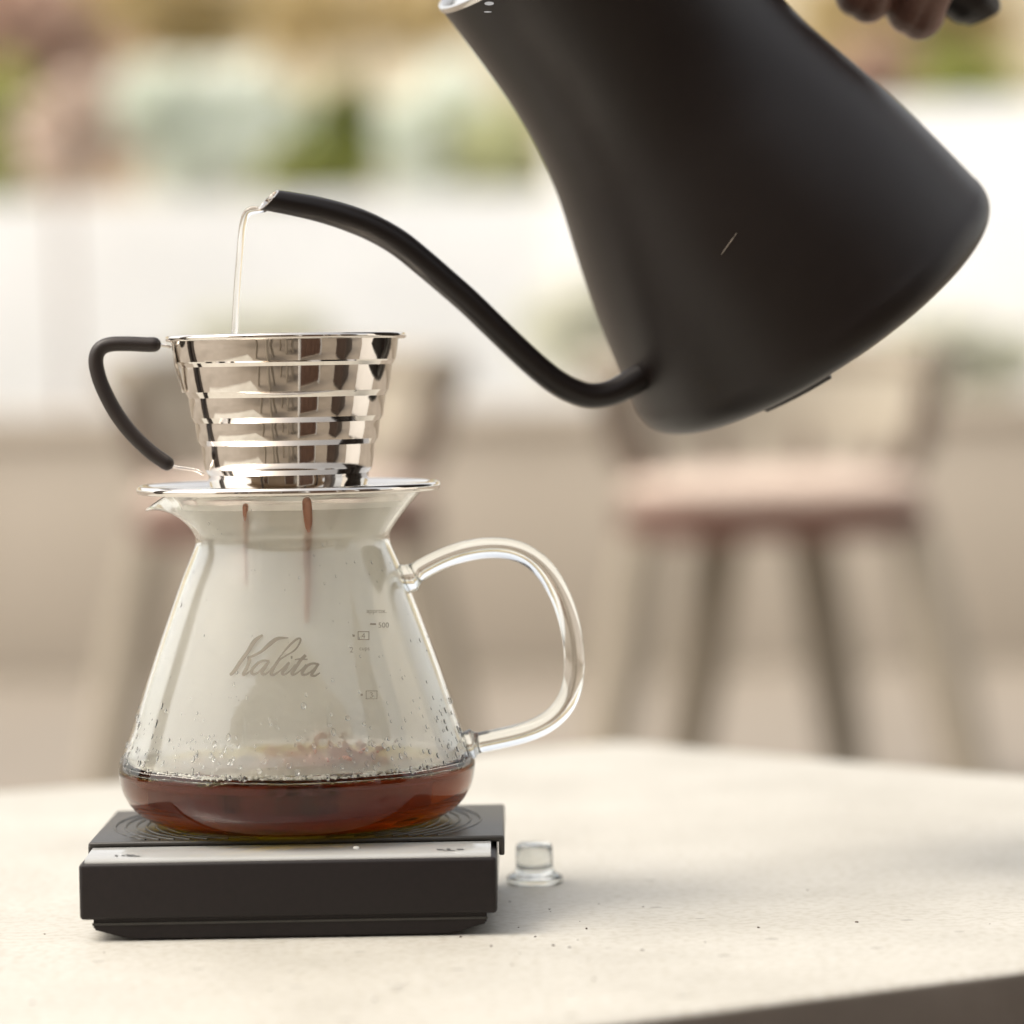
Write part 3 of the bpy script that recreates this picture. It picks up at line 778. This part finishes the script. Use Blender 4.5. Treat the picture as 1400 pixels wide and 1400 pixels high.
# ------------------------------------------------------------------ kettle
C0 = P(1112, 420, 1.508)
Fr = (C0 - CAM).normalized()
Rr = (RGT - Fr * RGT.dot(Fr)).normalized(); Ur = Rr.cross(Fr).normalized()
TH, TT = rad(33.7), rad(14.5)
K_s = math.cos(TH) * Rr + math.sin(TH) * Ur                      # away from the spout
K_a = math.cos(TT) * (-math.sin(TH) * Rr + math.cos(TH) * Ur) - math.sin(TT) * Fr   # kettle axis, base to lid
PH = rad(24)                                                     # spout turned a little towards the camera
_w = K_a.cross(K_s)
_w = _w if _w.dot(Fr) > 0 else -_w
K_s = (math.cos(PH) * K_s + math.sin(PH) * _w).normalized()
K_t = K_a.cross(K_s)                                             # completes the frame
if K_t.dot(Fr) > 0: pass
MP = (C0 - CAM).length / FPX
cosT = math.cos(TT)
KM = Matrix((( K_s.x, K_t.x, K_a.x, C0.x), (K_s.y, K_t.y, K_a.y, C0.y), (K_s.z, K_t.z, K_a.z, C0.z), (0, 0, 0, 1)))
ket = bpy.data.objects.new('kettle', None); COL.objects.link(ket); ket.matrix_world = KM; ket.empty_display_size = .05
tag(ket, 'matte black gooseneck kettle tilted to pour water over the steel dripper', 'kettle')
KI = KM.inverted()
def kpt(px, py, lat=0.0):
    """a point of the kettle's middle plane (through axis and spout), in kettle coordinates"""
    return KI @ on_plane(px, py, C0, K_t) + Vector((0, lat, 0))
kp = [(-26, 0), (-26, 205), (-26, 225), (-25, 240), (-21, 256), (-13, 269), (-3, 276), (8, 278.5), (20, 278), (32, 275), (60, 269.5), (100, 261.5), (143, 252), (182, 242), (230, 228), (270, 215.5), (294, 208), (330, 198.5), (386, 189), (440, 185.5), (491, 185.5), (550, 188), (604, 191.5)]
kprof = [(r * MP, z / cosT * MP) for z, r in kp]
ztop = kprof[-1][1]
kin = [(r - .0012, z) for r, z in kprof[::-1] if z > 0]
body = smooth_prof(kprof[1:], 3)
prof = [(0.0, kprof[0][1])] + body + [(r, z) for r, z in kin] + [(0.0, kin[-1][1])]
mesh_obj('body', lathe_bm(prof, 160), M['black'], parent=ket, smooth=50)
rt = 191.5 * MP
rp = [(rt - .0030, ztop - .004), (rt - .0024, ztop - .0008), (rt - .0010, ztop + .0006), (rt + .0002, ztop + .0002), (rt + .0004, ztop - .0014), (rt + .0002, ztop - .0020)]
mesh_obj('rim', lathe_bm(rp, 128), M['brushed'], parent=ket, smooth=60)
lp = [(0, ztop - .0018), (.020, ztop - .0018), (rt - .0075, ztop - .0020), (rt - .0050, ztop - .0030), (rt - .0046, ztop - .0085), (0, ztop - .0085)]
M['lidmat'] = noise_mat('satin_pale_steel', (0.74, 0.74, 0.70), (0.80, 0.80, 0.76), 50, 0.28, metal=1)
lid = mesh_obj('lid', lathe_bm(lp, 96), M['lidmat'], parent=ket, smooth=40)
mesh_obj('lid_knob', lathe_bm([(0, ztop + .022), (.012, ztop + .022), (.0145, ztop + .019), (.0125, ztop + .006), (.011, ztop - .0019), (0, ztop - .0019)], 40), M['black'], parent=ket)
LP = lambda px, py: (lambda w: w)(KI @ on_plane(px, py, KM @ Vector((0, 0, ztop - .0019)), K_a))
for (x, y, a, b_) in ((670, 6.5, 6.5, 2.6), (668, 18, 5.5, .9)):
    bm = bmesh.new(); bm.faces.new([bm.verts.new(LP(x + a * math.cos(2 * PI * k / 20), y + b_ * math.sin(2 * PI * k / 20)) + Vector((0, 0, .0006))) for k in range(20)])
    mesh_obj('steam_hole', bm, M['icon'], parent=ket, smooth=0)
# spout
sp = [(371, 274), (400, 279), (434, 286), (471, 296.5), (508, 311), (545, 332), (580, 360), (608, 384), (640, 412), (670, 441), (700, 470), (730, 498), (757, 520), (782, 534), (808, 541), (838, 536), (872, 518), (912, 495)]
cm = catmull(sp, 6); pts = [kpt(x, y) for x, y in cm]
n = len(pts); rr = []
for i in range(n):
    u = i / (n - 1); rr.append(.00445 + .0008 * min(1, u * 5) + .0009 * max(0, (u - .85) / .15) + .0002 * math.exp(-((u - .3) / .13) ** 2))
bm = tube_bm(pts, rr, 28, caps=None)
# slanted cut at the tip: slide the first rings along the tube direction
t0 = (pts[0] - pts[2]).normalized(); cut = (kpt(349, 294) - kpt(383, 257)); cut_n = Vector((0, 1, 0)).cross(cut).normalized()
pc = (kpt(349, 294) + kpt(383, 257)) / 2
vs = list(bm.verts)
for v in vs[:28 * 7]:
    if (v.co - pc).dot(cut_n) * (t0.dot(cut_n)) > 0 or v in vs[:28]:
        kk = (pc - v.co).dot(cut_n) / t0.dot(cut_n); v.co += t0 * kk
# inner wall as steel
spo = mesh_obj('spout', bm, M['black'], parent=ket, smooth=60)
ring = [spo.data.vertices[i].co.copy() for i in range(28)]
cen = sum(ring, Vector()) / 28
bm = bmesh.new()
lv = [(1.0, 0.0), (1.0, .0004), (.90, .0004), (.86, -.0002), (.84, -.010), (.80, -.028)]
rings = [[bm.verts.new(cen + (p - cen) * s + t0 * o) for p in ring] for s, o in lv]
for A, B in zip(rings, rings[1:]):
    for k in range(28): bm.faces.new((A[k], A[(k + 1) % 28], B[(k + 1) % 28], B[k]))
mesh_obj('spout_mouth', bm, M['steel'], parent=ket, smooth=60)
# collar at the joint
# feet / connector under base
for k in range(3):
    a0 = rad(-105 + 120 * k); zf = kprof[0][1]
    sgn = -1 if K_t.dot(Fr) > 0 else 1
    bm = bmesh.new(); vs_lo, vs_hi = [], []
    for (R, zz) in ((.058, zf - .0028), (.0705, zf - .0028), (.0735, zf + .001), (.058, zf + .001)):
        vs_lo.append([bm.verts.new((R * math.cos(a0 * 1 + rad(d)), (-sgn) * -R * math.sin(a0 + rad(d)), zz)) for d in range(-13, 14, 2)])
    m_ = len(vs_lo[0])
    for i in range(4):
        A, B = vs_lo[i], vs_lo[(i + 1) % 4]
        for j in range(m_ - 1): bm.faces.new((A[j], A[j + 1], B[j + 1], B[j]))
    bm.faces.new([r_[0] for r_ in vs_lo]); bm.faces.new([r_[-1] for r_ in vs_lo][::-1])
    mesh_obj('foot', bm, M['plastic'], parent=ket)
# scratch on the flank
def on_kettle(px, py, off=.0002):
    d0 = KI.to_3x3() @ ray(px, py); o0 = KI @ CAM; t = 1.25
    for _ in range(900):
        p = o0 + d0 * t
        r = 0
        for (ra, za), (rb, zb_) in zip(body, body[1:]):
            if za <= p.z <= zb_: r = ra + (rb - ra) * (p.z - za) / max(zb_ - za, 1e-9); break
        if math.hypot(p.x, p.y) <= r + off: return p
        t += .0005
    return p
sc_pts = [on_kettle(1007 - 28 * k / 8, 319 + 39 * k / 8) for k in range(9)]
mesh_obj('scratch', tube_bm(sc_pts, [.0001, .00022, .00028, .00026, .0002, .0002, .00016, .00012, .00008], 6), M['cream_line'], parent=ket)
# handle: black grip from the neck out over the hand
hc = [(975, -150), (1020, -150), (1070, -130), (1120, -92), (1170, -66), (1225, -52), (1284, -31), (1318, -8), (1338, 12), (1345, 25)]
cmh = catmull(hc, 5); HP = [kpt(x, y) for x, y in cmh]
n = len(HP)
mesh_obj('handle', tube_bm(HP, [.008 + .004 * min(1, i / (n * .4)) - .0045 * max(0, (i - n + 9) / 8) for i in range(n)], 20, caps='flat'), M['black'], parent=ket, smooth=50)
# ------------------------------------------------------------------ water stream
wpts = [(362, 287), (352, 287), (343, 288), (336.5, 293), (333, 304), (330.5, 320), (328.5, 345), (326, 375), (323.5, 410), (321.5, 445), (320, 480), (319, 510)]
wr = [3.2, 5.0, 5.6, 5.2, 5.0, 4.9, 4.9, 5.0, 4.9, 4.7, 4.6, 4.6]
cmw = catmull([(x, y, r) for (x, y), r in zip(wpts, wr)], 4)
tip = KM @ kpt(360, 283)
pts = [P(x, y, tip.y) for x, y, r in cmw]
tag(mesh_obj('water_stream', tube_bm(pts, [r * PXM for x, y, r in cmw], 16), M['water'], smooth=180), 'thin clear stream of water falling from the spout into the dripper', 'water stream')

# ------------------------------------------------------------------ hand on the handle
def hp_at(px):  # centre of the grip at a picture column
    best = min(range(n), key=lambda i: abs(cmh[i][0] - px)); return KM @ HP[best]
bmH = bmesh.new()
toC = -Fr
hd = (KM @ HP[-3] - KM @ HP[n // 2]).normalized()
dn = (-Ur - hd * (-Ur).dot(hd)).normalized()
for (px, fr, L0, tipang) in ((1112, .0090, 0, 215), (1204, .0094, 0, 205), (1277, .0097, 0, 215), (1322, .0001, 0, 0)):
    if fr < .001: continue
    c = hp_at(px) - dn * .0022; R_ = .0115 + fr
    seq = []
    for a in range(-150, tipang - 95, 12):
        # angle 0 = straight down, negative = far side
        A = rad(a); seq.append(c + dn * (R_ * 1.08 * math.cos(A)) + toC * (R_ * math.sin(A)) + hd * (.0012 * math.sin(A)))
    m = len(seq)
    rads = [fr * (1.04 - .16 * (i / (m - 1))) + .0006 * math.cos(i * 1.3) for i in range(m)]
    for o_ in (-.0034, .0030): tube_bm([q + hd * o_ for q in seq], rads, 16, bm=bmH)
# little finger behind, palm and thumb above the grip, forearm rising to the right
c = hp_at(1200)
palm = [c + hd * x_ - dn * u_ + Fr * v_ for x_, u_, v_ in ((-.034, .014, .020), (-.012, .022, .024), (.012, .026, .026), (.038, .030, .028))]
tube_bm(palm, [.014, .019, .020, .017], 18, bm=bmH)
palm2 = [c + hd * x_ - dn * u_ + Fr * v_ for x_, u_, v_ in ((-.030, .030, .012), (.000, .040, .014), (.030, .046, .020))]
tube_bm(palm2, [.013, .018, .018], 18, bm=bmH)
th = [c + hd * x_ - dn * u_ + toC * v_ for x_, u_, v_ in ((.020, .040, -.004), (.000, .034, .012), (-.022, .026, .020), (-.044, .018, .019))]
tube_bm(th, [.013, .0115, .0105, .0088], 16, bm=bmH)
fa = [c + hd * x_ - dn * u_ + Fr * v_ for x_, u_, v_ in ((.020, .036, .020), (.060, .052, .030), (.110, .075, .045), (.20, .12, .07), (.32, .17, .10))]
tube_bm(fa, [.020, .0225, .026, .035, .042], 20, bm=bmH)
hand = mesh_obj('person', bmH, M['skin'], smooth=180)
tag(hand, 'brown skinned hand curled around the black kettle handle, fingers at top right', 'person')
rm = hand.modifiers.new('remesh', 'REMESH'); rm.mode = 'VOXEL'; rm.voxel_size = .0009; rm.use_smooth_shade = True
sm = hand.modifiers.new('smooth', 'SMOOTH'); sm.iterations = 4; sm.factor = .5

# ------------------------------------------------------------------ glass stopper beside the scale
s0 = floor_pt(731, 1207, 0)
k_ = s0.y / FPX
gp = [(0, .0006), (20 * k_, .0004), (35 * k_, 0), (39 * k_, .0012), (38 * k_, .0030), (31 * k_, .0042), (26.5 * k_, .006), (25.5 * k_, .009), (25.5 * k_, .0145), (25 * k_, .0158), (20 * k_, .0170), (0, .0173)]
gs = smooth_prof(gp, 3)
ins = [(0, .0166), (20 * k_, .0163), (24 * k_, .0152), (24.2 * k_, .0088), (25.2 * k_, .0058), (30 * k_, .0036), (34 * k_, .0022), (33 * k_, .0011), (0, .0013)]
bm = lathe_bm([(0, z) if i in (0, len(gs) - 1) else (r, z) for i, (r, z) in enumerate(gs)], 64)
bm = lathe_bm(ins, 64, bm=bm)
st = mesh_obj('glass_stopper', bm, M['glass'], smooth=60); st.location = s0
tag(st, 'small clear glass stopper lying on the stone table right of the scale', 'glass stopper')

# water drops and crumbs on the table
rnd = random.Random(11)
for x, y, r_, lab in ((543, 1350, .0022, 'largest of three clear water drops on the table before the scale'), (556, 1344, .0012, 'small clear water drop right of the largest drop on the table'), (530, 1343, .0010, 'tiny clear water drop left of the largest drop on the table')):
    p = floor_pt(x, y, 0); bm = bmesh.new(); blob(bm, Matrix.Translation(p) @ Matrix.Diagonal((r_, r_, r_ * .35, 1)), 18, 10)
    tag(mesh_obj('water_drop', bm, M['water'], smooth=180), lab, 'drop', 'water drops on the table before the scale')
M['grounds'] = noise_mat('coffee_grounds', (0.05, 0.03, 0.02), (0.09, 0.055, 0.04), 90, .8)
bm = bmesh.new()
for k in range(46):
    p = floor_pt(rnd.uniform(20, 1380) if k % 2 else rnd.gauss(740, 90), rnd.uniform(1180, 1390) if k % 2 else rnd.gauss(1270, 30), 0)
    if SX0 - .002 < p.x < SX1 + .002 and p.y > SY0 - .001 or (p - N1).cross(nd).z > -.01: continue
    r_ = rnd.uniform(.0002, .00055); blob(bm, Matrix.Translation(p + Vector((0, 0, r_ * .4))) @ Matrix.Rotation(rnd.uniform(0, 3), 4, 'Z') @ Matrix.Diagonal((r_ * 1.7, r_, r_ * .6, 1)), 6, 4)
tag(mesh_obj('coffee_grounds', bm, M['grounds'], smooth=0), 'sparse dark coffee grounds scattered on the pale table', 'crumbs', kind='stuff')

# ------------------------------------------------------------------ the veranda behind the camera, and things added out of view for the dripper to reflect
M['tanwall'] = noise_mat('warm_plaster', (0.42, 0.33, 0.25), (0.50, 0.40, 0.31), 1.5, .8)
M['darkwood'] = noise_mat('dark_painted_wood', (0.035, 0.022, 0.016), (0.05, 0.032, 0.024), 5, .5)
M['brownpanel'] = noise_mat('brown_door_wood', (0.12, 0.065, 0.045), (0.17, 0.095, 0.065), 5, .5)
hs2 = thing('cafe_building', (0, -3.0, FZ), 'tan plastered cafe front with dark posts, reflected in the steel dripper', 'building')
mesh_obj('wall', box_bm(-6, 6, -.3, 0, 0, 3.2, .01), M['tanwall'], parent=hs2)
for x0, x1, mt in ((-.2, .75, 'brownpanel'), (.95, 1.7, 'whitewall'), (-2.9, -2.3, 'brownpanel'), (2.3, 3.2, 'brownpanel')):
    d_ = mesh_obj('door' if mt == 'brownpanel' else 'window', box_bm(x0, x1, .002, .06, .0, 2.3, .005), M[mt], parent=hs2)
    mesh_obj('frame', box_bm(x0 - .06, x0, .004, .09, .0, 2.36, .005), M['whitewall'], parent=d_)
    mesh_obj('frame', box_bm(x1, x1 + .06, .004, .09, .0, 2.36, .005), M['whitewall'], parent=d_)
mesh_obj('shading_canopy', box_bm(-6, 6, .0, 1.2, 2.75, 2.9, .01), M['tanwall'], parent=hs2)  # added out of view to hold back light from the camera side
for x in (-2.6, 1.75, 3.4):
    mesh_obj('post', box_bm(x - .09, x + .09, .9, 1.08, .0, 2.75, .008), M['darkwood'], parent=hs2)

def panel_thing(name, x0, x1, y, h, mat, label, cat, frame=None, dep=.05, boards=None):
    t = thing(name, ((x0 + x1) / 2, y, FZ), label, cat)
    w = x1 - x0
    nb = boards or 1
    for k in range(nb):
        a = -w / 2 + w * k / nb
        mesh_obj('board', box_bm(a + .003, a + w / nb - .003, 0, dep, .05, h, .004), M[mat], parent=t)
    if frame:
        for a in (-w / 2 - .05, w / 2): mesh_obj('frame', box_bm(a, a + .05, -.02, dep + .02, 0, h + .05, .005), M[frame], parent=t)
        mesh_obj('frame', box_bm(-w / 2, w / 2, -.02, dep + .02, h, h + .05, .005), M[frame], parent=t)
    return t
panel_thing('added_wood_screen', .42, 1.15, -.15, 1.35, 'brownpanel', 'brown wooden board screen added right of the camera for brown stripes in the dripper', 'screen', frame='whitewall', boards=4)  # unseen boards put in to give the steel brown stripes
panel_thing('added_dark_panel', 1.55, 2.5, .35, 1.7, 'darkwood', 'dark wooden block added at the right, mirrored as a black band in the dripper', 'added_dark_panel', dep=.4)  # added block that makes the black band on the dripper
panel_thing('added_white_screen', 2.0, 2.1, 1.35, 1.6, 'whitewall', 'white panel added beside the table at the right for a bright band in the dripper', 'screen', dep=1.1)  # unseen panel standing in for the bright open side in the reflection
panel_thing('added_dark_board', -1.75, -1.2, 1.9, 1.5, 'darkwood', 'dark board added left of the table to darken the dripper reflection', 'board', frame='darkwood')  # put in out of view for the dark left edge of the dripper

for x, y, rz, lab in ((-.62, -.25, .5, 'chair added left of the camera only for its reflection in the dripper, turned towards the table'), (.12, -.75, 2.9, 'chair added right behind the camera only for its mirror image in the steel dripper')):
    c3 = copy_tree(c1); tag(c3, lab, 'chair', 'round backed chairs behind the table'); c3.location = (x, y, FZ); c3.rotation_euler = (0, 0, rz + PI)  # extra chairs out of view, added for dark legs in the reflection
